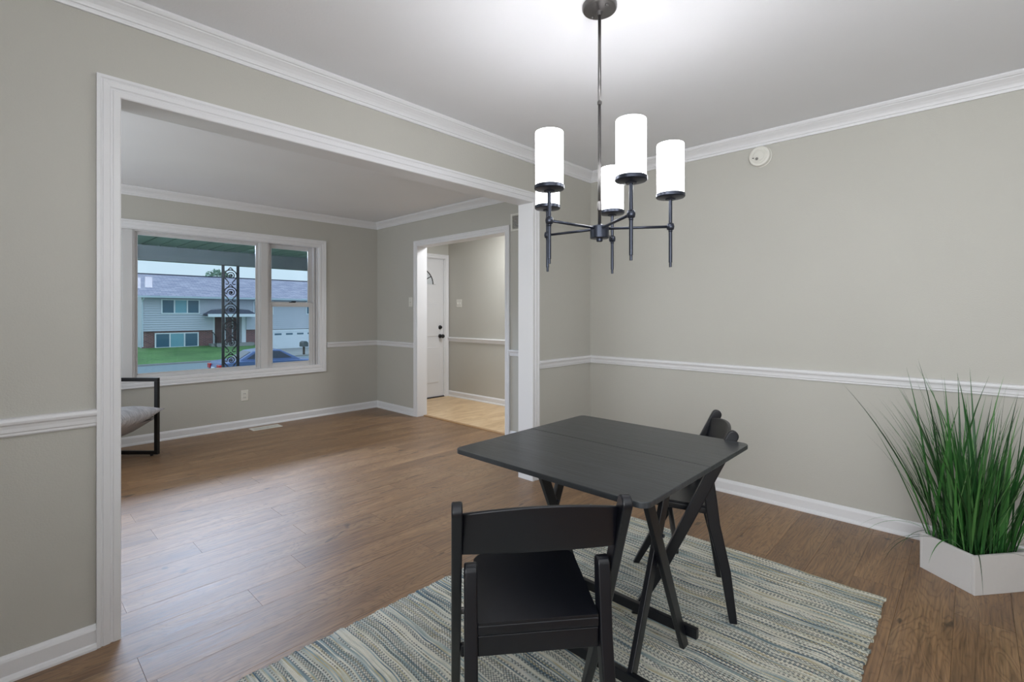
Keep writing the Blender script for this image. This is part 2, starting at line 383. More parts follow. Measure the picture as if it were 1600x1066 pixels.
for r in range(r0, 40):
    y0 = 2.003 + r * PW; y1 = y0 + PW
    if y0 >= YC: break
    y0 = max(y0, YN); y1 = min(y1, YC)
    if y1 - y0 < .02: continue
    j = joints.get(r, random.random() * PL)
    xs = XL if y0 < YA else -1.0
    x = j - PL * math.ceil((j - xs) / PL); xe = XB + .085
    while x < xe - .001:
        a, b = max(x, xs), min(x + PL, xe)
        if b - a > .02:
            key = (round(b - a, 3), round(y1 - y0, 3))
            if key not in meshes: meshes[key] = plank_mesh(*key)
            o = bpy.data.objects.new('plank', meshes[key]); COL.objects.link(o); o.parent = floor; o.location = (a, y0, 0)
        x += PL
struct('floor_hall', BM((XB + .11, 1.95, -.1, 4.75, YC + .1, 0.002)), 'hall_floor', label='pale blond hall floor')
struct('trim_threshold', BM((XB + .082, HY0, -.01, XB + .125, HY1, .009)), mat('oak_threshold', srgb(176, 140, 100), .5), bevel=.003)

# crown, chair rail, baseboard profiles
CROWN = [(0, 2.338), (.010, 2.338), (.013, 2.346), (.013, 2.352), (.018, 2.354), (.020, 2.360), (.024, 2.368), (.034, 2.380), (.046, 2.390), (.052, 2.394), (.054, 2.398), (.060, 2.400), (.064, 2.405), (.068, 2.411), (.068, 2.419), (0, 2.419)]
RAIL = [(0, .818), (.008, .818), (.012, .823), (.012, .830), (.016, .834), (.017, .846), (.020, .856), (.026, .862), (.028, .870), (.027, .876), (.022, .881), (0, .882)]
BASE = [(0, 0), (.024, 0), (.024, .008), (.019, .018), (.014, .022), (.014, .068), (.011, .076), (.006, .083), (.004, .086), (0, .087)]
def crown(name, *segs):
    bm = bmesh.new()
    for s in segs: sweep(bm, CROWN, *s)
    return struct(name, bm, 'trim')
cx0, cx1 = OX0 - .072, OX1 + .072
n_ = 0
def run(name, prof, segs, label=None):
    bm = bmesh.new()
    for s in segs: sweep(bm, prof, *s)
    return struct(name, bm, 'trim', label=label)
run('trim_1', CROWN, [((XL, YA, 0), (XB, YA, 0), (0, -1, 0), 1, 1)], 'white crown moulding above the wide opening')
run('trim_2', CROWN, [((XB, YA, 0), (XB, YN, 0), (-1, 0, 0), 1, 1)], 'white crown moulding along the long right wall')
run('trim_3', CROWN, [((-1, YC, 0), (XB, YC, 0), (0, -1, 0), 0, 1)], 'white crown moulding above the window')
run('trim_4', CROWN, [((XB, YC, 0), (XB, YA2, 0), (-1, 0, 0), 1, 1)], 'white crown moulding above the hall doorway')
run('trim_5', CROWN, [((XB, YA2, 0), (-1, YA2, 0), (0, 1, 0), 1, 0)])
run('trim_6', RAIL, [((XL, YA, 0), (cx0, YA, 0), (0, -1, 0), 0, 0)], 'white chair rail left of the wide opening')
run('trim_7', RAIL, [((cx1, YA, 0), (XB, YA, 0), (0, -1, 0), 0, 1)], 'short white chair rail right of the wide opening')
run('trim_8', RAIL, [((XB, YA, 0), (XB, YN, 0), (-1, 0, 0), 1, 0)], 'long white chair rail on the right wall')
run('trim_9', RAIL, [((WX1 + .082, YC, 0), (XB, YC, 0), (0, -1, 0), 0, 1)])
run('trim_10', RAIL, [((XB, YC, 0), (XB, HY1 + .065, 0), (-1, 0, 0), 1, 0), ((XB, HY0 - .065, 0), (XB, YA2, 0), (-1, 0, 0), 0, 0)])
run('trim_11', RAIL, [((4.68, YC, 0), (4.68, 2.0, 0), (-1, 0, 0), 0, 0)], 'white chair rail inside the hall')
run('baseboard_left', BASE, [((XL, YA, 0), (cx0, YA, 0), (0, -1, 0), 0, 0), ((cx1, YA, 0), (XB, YA, 0), (0, -1, 0), 0, 1)])
run('baseboard_right', BASE, [((XB, YA, 0), (XB, YN, 0), (-1, 0, 0), 1, 0), ((XB, YC, 0), (XB, HY1 + .065, 0), (-1, 0, 0), 1, 0), ((XB, HY0 - .065, 0), (XB, YA2, 0), (-1, 0, 0), 0, 0)])
run('baseboard_far', BASE, [((-1, YC, 0), (XB, YC, 0), (0, -1, 0), 0, 1)])
run('baseboard_hall', BASE, [((4.68, YC, 0), (4.68, 2.0, 0), (-1, 0, 0), 0, 0)])

# cased openings: profile (across from inner edge, proud)
CAS = [(0, 0), (0, .011), (.004, .014), (.022, .014), (.025, .011), (.030, .011), (.034, .016), (.052, .018), (.056, .015), (.062, .020), (.072, .020), (.072, 0)]
def casing(root_name, x0, x1, z1, to3d, w=.072, z0=0.0, sill=False, parent=None):
    k = w / .072
    pr = [(a * k, d) for a, d in CAS]
    def piece(P, Q):   # P,Q functions of a -> (x,z)
        bm = bmesh.new()
        A = [bm.verts.new(to3d(*P(a), d)) for a, d in pr]; B = [bm.verts.new(to3d(*Q(a), d)) for a, d in pr]
        bm.faces.new(A); bm.faces.new(B[::-1]); n = len(pr)
        for i in range(n): bm.faces.new((A[i], A[(i + 1) % n], B[(i + 1) % n], B[i]))
        return bm
    head = piece(lambda a: (x0 - a, z1 + a), lambda a: (x1 + a, z1 + a))
    if parent is None: root = struct(root_name, head, 'trim')
    else: root = parent; obj('casing_board', head, 'trim', parent)
    obj('casing_board', piece(lambda a: (x0 - a, z0 if not sill else z0 - a), lambda a: (x0 - a, z1 + a)), 'trim', root)
    obj('casing_board', piece(lambda a: (x1 + a, z0 if not sill else z0 - a), lambda a: (x1 + a, z1 + a)), 'trim', root)
    if sill: obj('casing_board', piece(lambda a: (x0 - a, z0 - a), lambda a: (x1 + a, z0 - a)), 'trim', root)
    return root
t = casing('trim_12', OX0, OX1, OZ, lambda x, z, d: (x, YA - d, z)); t['label'] = 'white fluted casing around the wide opening'
casing('trim_13', OX0, OX1, OZ, lambda x, z, d: (x, YA2 + d, z))
struct('trim_14', BM((OX0 - .012, YA, 0, OX0, YA2, OZ), (OX1, YA, 0, OX1 + .012, YA2, OZ), (OX0 - .012, YA, OZ, OX1 + .012, YA2, OZ + .012)), 'trim', label='white jamb lining of the wide opening')
t = casing('trim_15', HY0, HY1, HZ, lambda y, z, d: (XB - d, y, z), .065); t['label'] = 'white casing around the hall doorway'
struct('trim_16', BM((XB, HY0 - .012, 0, XB + .12, HY0, HZ), (XB, HY1, 0, XB + .12, HY1 + .012, HZ), (XB, HY0 - .012, HZ, XB + .12, HY1 + .012, HZ + .012)), 'trim')
casing('trim_17', HY0, HY1, HZ, lambda y, z, d: (XB + .12 + d, y, z), .065)

# ------------------------------------------------------------------ window
win = empty('window_1', (0, 0, 0)); tag(win, 'wide white window of a fixed pane between two hung sashes', kind='structure')
casing('', WX0 + .005, WX1 - .01, WZ1 - .012, lambda x, z, d: (x, YC - d, z), .078, z0=WZ0 + .012, sill=True, parent=win)
Y0 = YC
obj('frame', BM((WX0, Y0 - .004, WZ0, WX0 + .02, Y0 + .15, WZ1), (WX1 - .02, Y0 - .004, WZ0, WX1, Y0 + .15, WZ1), (WX0, Y0 - .004, WZ1 - .02, WX1, Y0 + .15, WZ1), (WX0, Y0 - .004, WZ0, WX1, Y0 + .15, WZ0 + .02)), 'trim', win, bevel=.002)
for xm in (.86, 2.07): obj('mullion', BM((xm - .038, Y0 + .012, WZ0 + .02, xm + .038, Y0 + .13, WZ1 - .02)), 'vinyl', win, bevel=.003)
def sash(x0, x1, z0, z1, y, w, wb=None):
    wb = wb or w; t_ = .03
    f = obj('sash', BM((x0, y, z0, x0 + w, y + t_, z1), (x1 - w, y, z0, x1, y + t_, z1), (x0 + w, y, z0, x1 - w, y + t_, z0 + wb), (x0 + w, y, z1 - w, x1 - w, y + t_, z1)), 'vinyl', win, bevel=.003)
    obj('glazing_bead', BM((x0 + w, y - .003, z0 + wb, x0 + w + .009, y + .01, z1 - w), (x1 - w - .009, y - .003, z0 + wb, x1 - w, y + .01, z1 - w), (x0 + w, y - .003, z1 - w - .009, x1 - w, y + .01, z1 - w), (x0 + w, y - .003, z0 + wb, x1 - w, y + .01, z0 + wb + .009)), 'vinyl', f, bevel=.002)
    obj('pane', BM((x0 + w - .005, y + .014, z0 + wb - .005, x1 - w + .005, y + .018, z1 - w + .005)), 'glass', f)
    return f
zb, zt = WZ0 + .02, WZ1 - .02
sash(.898, 2.032, zb, zt, Y0 + .05, .034, .034)                       # fixed centre pane
obj('stop', BM((.898, Y0 + .02, zb, .912, Y0 + .05, zt), (2.018, Y0 + .02, zb, 2.032, Y0 + .05, zt), (.912, Y0 + .02, zt - .012, 2.018, Y0 + .05, zt)), 'vinyl', win, bevel=.002)
for x0, x1 in ((.20, .822), (2.108, 2.68)):
    lo = sash(x0 + .012, x1 - .045, zb, 1.36, Y0 + .045, .04, .045)
    up = sash(x0 + .012, x1 - .045, 1.325, zt, Y0 + .08, .04, .035)
    obj('track', BM((x1 - .045, Y0 + .03, zb, x1 - .03, Y0 + .12, zt), (x1 - .022, Y0 + .02, zb, x1, Y0 + .12, zt), (x1 - .03, Y0 + .10, zb, x1 - .022, Y0 + .12, zt), (x0, Y0 + .02, zb, x0 + .012, Y0 + .12, zt)), 'vinyl', win, bevel=.002)
    xm = (x0 + x1) / 2
    obj('sash_lock', BM((xm - .035, Y0 + .048, 1.36, xm + .035, Y0 + .07, 1.368), (xm - .012, Y0 + .035, 1.368, xm + .035, Y0 + .06, 1.378)), 'bronze', lo, bevel=.002)
obj('sill', BM((WX0, Y0 - .012, WZ0 + .001, WX1, Y0 + .05, WZ0 + .022)), 'trim', win, bevel=.004)

# ------------------------------------------------------------------ front door in the hall
dr = empty('door_1', (0, 0, 0)); tag(dr, 'white panelled front door with black knob and deadbolt', kind='structure')
slab = obj('leaf', BM((DX0 + .01, YC + .02, .015, DX1 - .005, YC + .065, DZ - .01)), 'door', dr, bevel=.003)
for (a, b, c, d) in ((DX0 + .10, .22, DX0 + .40, .74), (DX0 + .51, .22, DX1 - .10, .74), (DX0 + .10, .90, DX0 + .40, 1.38), (DX0 + .51, .90, DX1 - .10, 1.38)):
    bm = bmesh.new(); box(bm, a, YC + .012, b, c, YC + .022, d); obj('raised_panel', bm, 'door', slab, bevel=.008)
def fan(r0, r1, y0, y1, a0=0, a1=PI, n=24):
    bm = bmesh.new(); cxx, cz = (DX0 + DX1) / 2, 1.66
    pts = [(cxx + r1 * math.cos(a0 + (a1 - a0) * i / n), cz + r1 * .9 * math.sin(a0 + (a1 - a0) * i / n)) for i in range(n + 1)]
    pts += [(cxx + r0 * math.cos(a1 + (a0 - a1) * i / n), cz + r0 * .9 * math.sin(a1 + (a0 - a1) * i / n)) for i in range(n + 1)]
    prism(bm, pts, lambda x, z, t_: (x, t_, z), y0, y1); return bm
fl = obj('fan_light', fan(.02, .255, YC + .016, YC + .022), mat('frosted_glass', srgb(205, 210, 214), .3), slab)
obj('fan_light_frame', fan(.255, .30, YC + .006, YC + .024), 'door', slab, bevel=.003)
bm = bmesh.new()
for a in (30, 60, 90, 120, 150):
    a = math.radians(a); cxx = (DX0 + DX1) / 2
    tube(bm, [(cxx + .03 * math.cos(a), YC + .014, 1.66 + .03 * math.sin(a)), (cxx + .26 * math.cos(a), YC + .014, 1.66 + .234 * math.sin(a))], .006)
tube(bm, [((DX0 + DX1) / 2 + .25 * math.cos(PI * i / 20), YC + .014, 1.66 + .225 * math.sin(PI * i / 20)) for i in range(21)], .006)
obj('glazing_bar', bm, 'black_metal', slab)
for z, r in ((.90, .030), (1.03, .030)):
    bm = bmesh.new(); lathe(bm, [(r, .02), (r, .012), (r * .8, .005)], (DX1 - .07, YC, z), 'y')
    if z < 1: lathe(bm, [(.012, .008), (.012, -.03), (.026, -.036), (.030, -.05), (.024, -.064), (.008, -.068)], (DX1 - .07, YC, z), 'y', 24)
    else: lathe(bm, [(.02, .008), (.02, -.012), (.016, -.016)], (DX1 - .07, YC, z), 'y', 24)
    obj('knob' if z < 1 else 'deadbolt', bm, 'black_metal', slab, smooth=True)
obj('jamb', BM((DX0 - .02, YC, 0, DX0 + .01, YC + .12, DZ + .02), (DX1 - .005, YC, 0, DX1 + .02, YC + .12, DZ + .02), (DX0 - .02, YC, DZ - .01, DX1 + .02, YC + .12, DZ + .02)), 'trim', dr, bevel=.002)
casing('', DX0 - .01, DX1 + .008, DZ, lambda x, z, d: (x, YC - d, z), .058, parent=dr)
obj('sweep', BM((DX0, YC + .0, .003, DX1, YC + .06, .016)), 'bronze', dr)

# ------------------------------------------------------------------ wall plates, grilles, smoke alarm
def screw(bm, p, ax):
    lathe(bm, [(.003, 0), (.003, ax[1])], p, ax[0], 8)
o = obj('wall_outlet', BM((1.86 - .036, YC - .006, .35 - .058, 1.86 + .036, YC, .35 + .058)), 'plastic', bevel=.003)
tag(o, 'white duplex outlet low on the wall under the window', 'outlet')
for dz in (-.02, .02):
    f_ = obj('socket', BM((1.86 - .017, YC - .009, .35 + dz - .013, 1.86 + .017, YC - .005, .35 + dz + .013)), 'plastic', o, bevel=.003)
    obj('slot', BM((1.86 - .008, YC - .0098, .35 + dz - .006, 1.86 - .005, YC - .0085, .35 + dz + .006), (1.86 + .005, YC - .0098, .35 + dz - .006, 1.86 + .008, YC - .0085, .35 + dz + .006)), 'slot', f_)
o = obj('light_switch', BM((XB - .006, 4.964 - .036, 1.315, XB, 4.964 + .036, 1.43)), 'plastic', bevel=.003)
tag(o, 'white single light switch left of the hall doorway', 'switch')
obj('toggle', BM((XB - .014, 4.959, 1.362, XB - .005, 4.969, 1.382)), 'plastic', o, bevel=.002)
for zz in (1.342, 1.402): obj('screw', BM((XB - .0075, 4.962, zz - .002, XB - .0055, 4.966, zz + .002)), 'slot', o)
o = obj('light_switch', BM((4.674, 5.47 - .058, 1.325, 4.68, 5.47 + .058, 1.44)), 'plastic', bevel=.003)
tag(o, 'white double light switch on the hall wall', 'switch')
for dy in (-.023, .023): obj('toggle', BM((4.664, 5.47 + dy - .006, 1.37, 4.675, 5.47 + dy + .006, 1.395)), 'slot' if False else 'plastic', o, bevel=.002)
# return air grille
g = empty('air_grille', (XB, 3.16, 2.12)); tag(g, 'white louvred air grille high beside the hall doorway', 'vent')
y0, y1, z0, z1 = -.13, .13, -.085, .085
obj('frame', BM((-.008, y0, z0, 0, y0 + .022, z1), (-.008, y1 - .022, z0, 0, y1, z1), (-.008, y0 + .022, z1 - .022, 0, y1 - .022, z1), (-.008, y0 + .022, z0, 0, y1 - .022, z0 + .022)), 'plastic', g, bevel=.002)
obj('backing', BM((-.002, y0 + .02, z0 + .02, -.0005, y1 - .02, z1 - .02)), 'slot', g)
for i in range(9):
    z = z0 + .03 + i * .0138
    mt = Matrix.Translation((-.004, 0, z)) @ Matrix.Rotation(math.radians(35), 4, 'Y')
    bm = bmesh.new(); box(bm, -.0045, y0 + .022, -.0008, .0045, y1 - .022, .0008, mt); obj('louver', bm, 'plastic', g)
# floor register
g = empty('floor_register', (2.02, 5.555, 0)); tag(g, 'white metal floor register below the window', 'vent')
obj('frame', BM((-.15, -.07, 0, .15, -.048, .005), (-.15, .048, 0, .15, .07, .005), (-.15, -.048, 0, -.128, .048, .005), (.128, -.048, 0, .15, .048, .005)), 'plastic', g, bevel=.0015)
obj('backing', BM((-.128, -.048, .0002, .128, .048, .001)), 'slot', g)
for i in range(2): obj('rib', BM((-.128, -.018 + i * .034, .001, .128, -.014 + i * .034, .0045)), 'plastic', g)
bm = bmesh.new()
for i in range(24): x = -.122 + i * .0106; box(bm, x, -.048, .001, x + .004, .048, .0035)
tag(obj('fin', bm, 'plastic', g), kind='stuff')
# smoke alarm
g = empty('smoke_alarm', (XB, 1.02, 2.268)); tag(g, 'round white smoke alarm just under the crown moulding', 'smoke alarm')
bm = bmesh.new(); lathe(bm, [(.070, 0), (.070, -.006), (.064, -.008)], (0, 0, 0), 'x', 40); obj('base_plate', bm, 'plastic', g, smooth=False)
bm = bmesh.new(); lathe(bm, [(.066, -.007), (.067, -.022), (.062, -.032), (.052, -.034), (.051, -.031), (.046, -.031), (.045, -.035), (.036, -.037), (.035, -.034), (.031, -.034), (.030, -.038), (.004, -.040)], (0, 0, 0), 'x', 40)
obj('cover', bm, 'plastic', g, bevel=.0008)
bm = bmesh.new(); lathe(bm, [(.009, -.036), (.009, -.0415), (.007, -.043)], (0, .012, -.018), 'x', 16); obj('test_button', bm, mat('grey_button', srgb(130, 128, 124), .5), g)
obj('indicator', BM((-.0415, .030, -.012, -.037, .040, -.008)), 'slot', g)

# ------------------------------------------------------------------ chandelier
ch = empty('chandelier', (1.60, 1.045, H)); tag(ch, 'dark bronze five-arm chandelier with lit white cylinder shades above the table', 'chandelier')
bm = bmesh.new(); lathe(bm, [(.066, 0), (.066, -.014), (.062, -.020), (.030, -.024), (.012, -.026), (.010, -.040)], (0, 0, 0)); obj('canopy', bm, 'nickel', ch, bevel=.001)
for a in (70, 250):
    bm = bmesh.new(); lathe(bm, [(.006, -.015), (.006, -.026), (.003, -.029)], (.045 * math.cos(math.radians(a)), .045 * math.sin(math.radians(a)), 0), 'z', 12); obj('canopy_screw', bm, 'nickel', ch, smooth=True)
HZc = -.872
bm = bmesh.new(); cyl(bm, (0, 0, -.03), (0, 0, -.37), .0062); obj('down_rod', bm, 'nickel', ch, smooth=True)
bm = bmesh.new(); cyl(bm, (0, 0, -.37), (0, 0, HZc + .02), .0062); obj('down_rod', bm, 'nickel', ch, smooth=True)
for z in (-.37, -.755):
    bm = bmesh.new(); cyl(bm, (0, 0, z - .012 if z > -.5 else z - .035), (0, 0, z), .0085); obj('coupler', bm, 'nickel', ch, bevel=.001)
bm = bmesh.new(); lathe(bm, [(.008, .03), (.014, .026), (.034, .022), (.036, .020), (.036, -.024), (.033, -.026), (.012, -.026), (.012, -.036), (.010, -.038)], (0, 0, HZc)); obj('hub', bm, 'bronze', ch, bevel=.0012)
for deg, R_ in ((21.6, .275), (100, .262), (169, .282), (231, .265), (309, .243)):
    a = math.radians(43.3 - deg); dx, dy = math.cos(a), math.sin(a)
    bm = bmesh.new(); cyl(bm, (dx * .02, dy * .02, HZc + .012), (dx * R_, dy * R_, HZc + .012), .0052, n=14); A = obj('arm', bm, 'bronze', ch, smooth=True)
    x, y = dx * R_, dy * R_; zc = HZc + .012
    bm = bmesh.new(); lathe(bm, [(.006, -.014), (.0125, -.011), (.0145, 0), (.0125, .011), (.006, .014)], (x, y, zc), 'z', 18)
    lathe(bm, [(.0075, -.020), (.0075, -.010)], (x, y, zc), 'z', 12); obj('joint', bm, 'bronze', A, smooth=True)
    bm = bmesh.new(); cyl(bm, (x, y, zc - .135), (x, y, zc + .112), .0065, n=16); cyl(bm, (x, y, zc - .152), (x, y, zc - .135), .005, n=12); obj('stem', bm, 'bronze', A, bevel=.0008)
    bm = bmesh.new(); lathe(bm, [(.018, .100), (.020, .104), (.050, .108), (.053, .111), (.053, .122), (.050, .124)], (x, y, zc)); obj('shade_holder', bm, 'bronze', A, bevel=.0012)
    bm = bmesh.new(); n = 40; zs, ze = zc + .122, zc + .309
    lathe(bm, [(.046, zs), (.049, zs), (.0495, ze - .003), (.0485, ze), (.0462, ze), (.046, zs + .004)], (x, y, 0), 'z', n)
    for f in list(bm.faces):
        if len(f.verts) > 4: bm.faces.remove(f)
    obj('shade', bm, 'shade', A, smooth=True)
    # the bulb inside the open shade
    l = bpy.data.lights.new('bulb', 'POINT'); l.energy = .9; l.shadow_soft_size = .03; l.color = (1, .97, .93)
    lo = bpy.data.objects.new('bulb', l); COL.objects.link(lo); lo.parent = A; lo.location = (x, y, zs + .13)

# ------------------------------------------------------------------ rug
def rug():
    bm = bmesh.new(); X0, X1, Ya, Yb = .20, 2.64, .275, 1.785
    nx = 366; random.seed(9); ny = 24; rows = []
    wob = [random.gauss(0, 1) for _ in range(nx + 1)]
    for i in range(nx + 1):
        x = X0 + (X1 - X0) * i / nx
        k = (i // 3)
        random.seed(k + 77); e0, e1 = random.uniform(-.006, .006), random.uniform(-.006, .006)
        z = .0075 + (.0016 if i % 2 else -.0004)
        row = []
        for j in range(ny + 1):
            y = (Ya + e0) + (Yb + e1 - Ya - e0) * j / ny
            xx = x + .004 * math.sin(y * 9 + 1) * (i / nx)
            row.append(bm.verts.new((xx, y, z + .0008 * math.sin(y * 11 + i * .05))))
        rows.append(row)
    for A, B in zip(rows, rows[1:]):
        for j in range(ny): bm.faces.new((A[j], A[j + 1], B[j + 1], B[j]))
    ext = bmesh.ops.extrude_edge_only(bm, edges=[e for e in bm.edges if e.is_boundary])
    for v in ext['geom']:
        if isinstance(v, bmesh.types.BMVert): v.co.z = .0004
    for v in bm.verts: v.co.x -= 1.4; v.co.y -= 1.03
    o = obj('area_rug', bm, 'rug', smooth=True); o.location = (1.4, 1.03, .0006)
    tag(o, 'flat woven rug with blue, cream and tan stripes under the table', 'rug')
rug()
RZ = .009

# ------------------------------------------------------------------ folding table
tb = empty('folding_table', (1.56, 1.0, RZ)); tag(tb, 'square black wooden folding table with crossed legs on the striped rug', 'table')
TZ = .74 - RZ
def rrect(x0, y0, x1, y1, rs, n=6):
    pts = []
    for (cxx, cyy, a0, r) in ((x1, y1, 0, rs[0]), (x0, y1, 90, rs[1]), (x0, y0, 180, rs[2]), (x1, y0, 270, rs[3])):
        sx = 1 if a0 in (0, 270) else -1; sy = 1 if a0 in (0, 90) else -1
        if r == 0: pts.append((cxx, cyy)); continue
        for i in range(n + 1):
            a = math.radians(a0 + 90 * i / n); pts.append((cxx - sx * r + r * math.cos(a), cyy - sy * r + r * math.sin(a)))
    return pts
for (x0, x1, rs) in ((-.402, .0245, (0, .03, .03, 0)), (.0258, .410, (.03, 0, 0, .03))):
    bm = bmesh.new(); prism(bm, rrect(x0, -.385, x1, .385, rs), lambda x, y, t_: (x, y, t_), TZ - .017, TZ)
    obj('table_leaf', bm, 'table', tb, bevel=.0022)
def board(bm, p, q, w, th, axis):  # flat board from p to q (xz-plane), width w in plane, thickness along y
    p, q = Vector(p), Vector(q); d = (q - p).normalized(); s = Vector((0, 1, 0)); u = d.cross(s).normalized()
    vs = []
    for P_ in (p, q):
        for a, b in ((-1, -1), (1, -1), (1, 1), (-1, 1)): vs.append(bm.verts.new(P_ + u * (a * w / 2) + s * (b * th / 2)))
    for f in ((0, 1, 2, 3), (7, 6, 5, 4), (0, 4, 5, 1), (1, 5, 6, 2), (2, 6, 7, 3), (3, 7, 4, 0)): bm.faces.new([vs[i] for i in f])
for yc in (-.215, .235):
    sg = -1 if yc < 0 else 1
    for kk, (xt, xb, yo) in enumerate(((.125, -.185, .011), (-.125, .185, -.011))):
        bm = bmesh.new(); board(bm, (xt, yc + yo, TZ - .045), (xb, yc + yo, .001), .046, .019, 0)
        for v in bm.verts:
            if v.co.z < .05: v.co.z = .0
        obj('leg', bm, 'chair', tb, bevel=.003)
    bm = bmesh.new(); lathe(bm, [(.006, -.024), (.006, .024)], (0, yc, .47), 'y', 14); obj('pivot_bolt', bm, 'bronze', tb)
for s in (-1, 1):
    obj('stretcher', BM((s * .190 - .011 + (.0 if s > 0 else .02), -.275, .045, s * .190 + .011 + (.0 if s > 0 else .02), .285, .082)), 'chair', tb, bevel=.003)
for x in (-.13, .13): obj('top_batten', BM((x - .018, -.33, TZ - .052, x + .018, .33, TZ - .0175)), 'chair', tb, bevel=.003)

# ------------------------------------------------------------------ folding chairs (local: +x facing, origin at rear seat edge on the floor)
def strip(pts, w, z_trim=0.0, nround=8):
    """outline of a board of width w along pts [(s,z)..], rounded at the first end"""
    L, Rr = [], []
    n = len(pts)
    for i, (s, z) in enumerate(pts):
        a = Vector(pts[max(i - 1, 0)]); b = Vector(pts[min(i + 1, n - 1)]); d = (b - a).normalized(); nn = Vector((-d.y, d.x))
        ww = w[i] if isinstance(w, (list, tuple)) else w
        L.append(Vector((s, z)) + nn * ww / 2); Rr.append(Vector((s, z)) - nn * ww / 2)
    d = (Vector(pts[1]) - Vector(pts[0])).normalized(); nn = Vector((-d.y, d.x)); r = (w[0] if isinstance(w, (list, tuple)) else w) / 2
    cap = [Vector(pts[0]) + nn * r * math.cos(a) - d * r * math.sin(a) for a in [PI * i / nround for i in range(nround, -1, -1)]]
    out = cap[:-1] + L + Rr[::-1][:-1]
    return [(v.x, v.y) for v in out]
def folding_chair(name, label, x, y, deg, grp):
    c = empty(name, (x, y, RZ), math.radians(deg)); tag(c, label, 'chair', grp)
    wp, st, zt, sf, wi, sa, za, sr, zs, sd = .211, -.05, .767, .322, .176, .035, .580, -.056, .437, .305
    for sgn in (-1, 1):
        pts = [(st + .002, zt - .020), (st + .080, zt - .18), (st + .165, zt - .36), (st + .262, zt - .56), (sf, .0)]
        bm = bmesh.new(); prism(bm, strip(pts, [.044, .044, .042, .038, .032]), lambda s, z, t_: (s, t_, z), sgn * wp - .0135, sgn * wp + .0135)
        for v in bm.verts:
            if v.co.z < .02: v.co.z = 0
        obj('front_leg_post', bm, 'chair', c, bevel=.005, seg=3)
        pts = [(sa, za - .022), (sa - .008, .48), (sa - .020, .38), (sr + .028, .2), (sr, .0)]
        bm = bmesh.new(); prism(bm, strip(pts, [.040, .046, .046, .038, .030]), lambda s, z, t_: (s, t_, z), sgn * wi - .018, sgn * wi + .016)
        for v in bm.verts:
            if v.co.z < .02: v.co.z = 0
        obj('rear_leg', bm, 'chair', c, bevel=.005, seg=3)
        bm = bmesh.new(); lathe(bm, [(.009, -.008), (.009, .008)], (st + .165, sgn * (wp + wi) / 2, zt - .36), 'y', 14); obj('hinge_pin', bm, 'nickel', c)
    # curved back slat
    bm = bmesh.new(); nu, nv = 24, 6; fr, bk = [], []
    for i in range(nu + 1):
        u = -1 + 2 * i / nu; l_ = u * (wp - .012); cv = -.030 * (1 - u * u)
        zl = .618 + .012 * (1 - u * u) ; zh = .732 + .024 * (1 - u ** 2)
        cf, cb = [], []
        for j in range(nv + 1):
            z = zl + (zh - zl) * j / nv; s = st + .012 + (zt - z) * .27 + cv
            cf.append(bm.verts.new((s + .007, l_, z))); cb.append(bm.verts.new((s - .007, l_, z)))
        fr.append(cf); bk.append(cb)
    for i in range(nu):
        for j in range(nv):
            bm.faces.new((fr[i][j], fr[i + 1][j], fr[i + 1][j + 1], fr[i][j + 1])); bm.faces.new((bk[i][j], bk[i][j + 1], bk[i + 1][j + 1], bk[i + 1][j]))
        bm.faces.new((fr[i][0], bk[i][0], bk[i + 1][0], fr[i + 1][0])); bm.faces.new((fr[i][nv], fr[i + 1][nv], bk[i + 1][nv], bk[i][nv]))
    for i in (0, nu):
        for j in range(nv): bm.faces.new((fr[i][j], fr[i][j + 1], bk[i][j + 1], bk[i][j]))
    obj('back_slat', bm, 'chair', c, bevel=.004)
    # seat: rim and slightly sunk pad
    m_ = lambda s, l_, z: (s, l_, z + s * .095)
    wr = wi - .017
    pts = rrect(0, -wr, sd, wr, (.045, .004, .004, .045), 8)
    bm = bmesh.new(); prism(bm, pts, m_, zs - .030, zs - .004); obj('seat_frame', bm, 'chair', c, bevel=.004)
    bm = bmesh.new(); prism(bm, rrect(.0, -wr + .001, sd - .001, wr - .001, (.045, .004, .004, .045), 8), m_, zs - .0035, zs + .004)
    top = max(bm.faces, key=lambda f: f.calc_center_median().z)
    r = bmesh.ops.inset_individual(bm, faces=[top], thickness=.010, depth=0); r = bmesh.ops.inset_individual(bm, faces=[top], thickness=.006, depth=-.003)
    obj('seat', bm, 'chair', c, bevel=.0018)
    # rear apron, side rails, stretchers
    obj('apron', BM((.004, -wr, zs - .085, .026, wr, zs - .0315)), 'chair', c, bevel=.004)
    for z, s_ in ((.27, None),):
        s0 = st + .245 + (.207 - .27) * -.0 - .035
        obj('stretcher', BM((s0 - .010, -wp + .013, z - .017, s0 + .010, wp - .013, z + .017)), 'chair', c, bevel=.004)
    return c
G = 'black folding chairs at the table'
folding_chair('folding_chair', 'black folding chair with its back to the camera, in front of the table', .962, .81, 50.4, G)
folding_chair('folding_chair', 'black folding chair tucked in behind the table on the planter side', 2.141, .825, 118.4, G)

# ------------------------------------------------------------------ planter and grass
pl = empty('planter_box', (2.937, -.006, 0), math.radians(51.0)); tag(pl, 'low whitewashed square wooden planter box standing on the plank floor', 'planter')
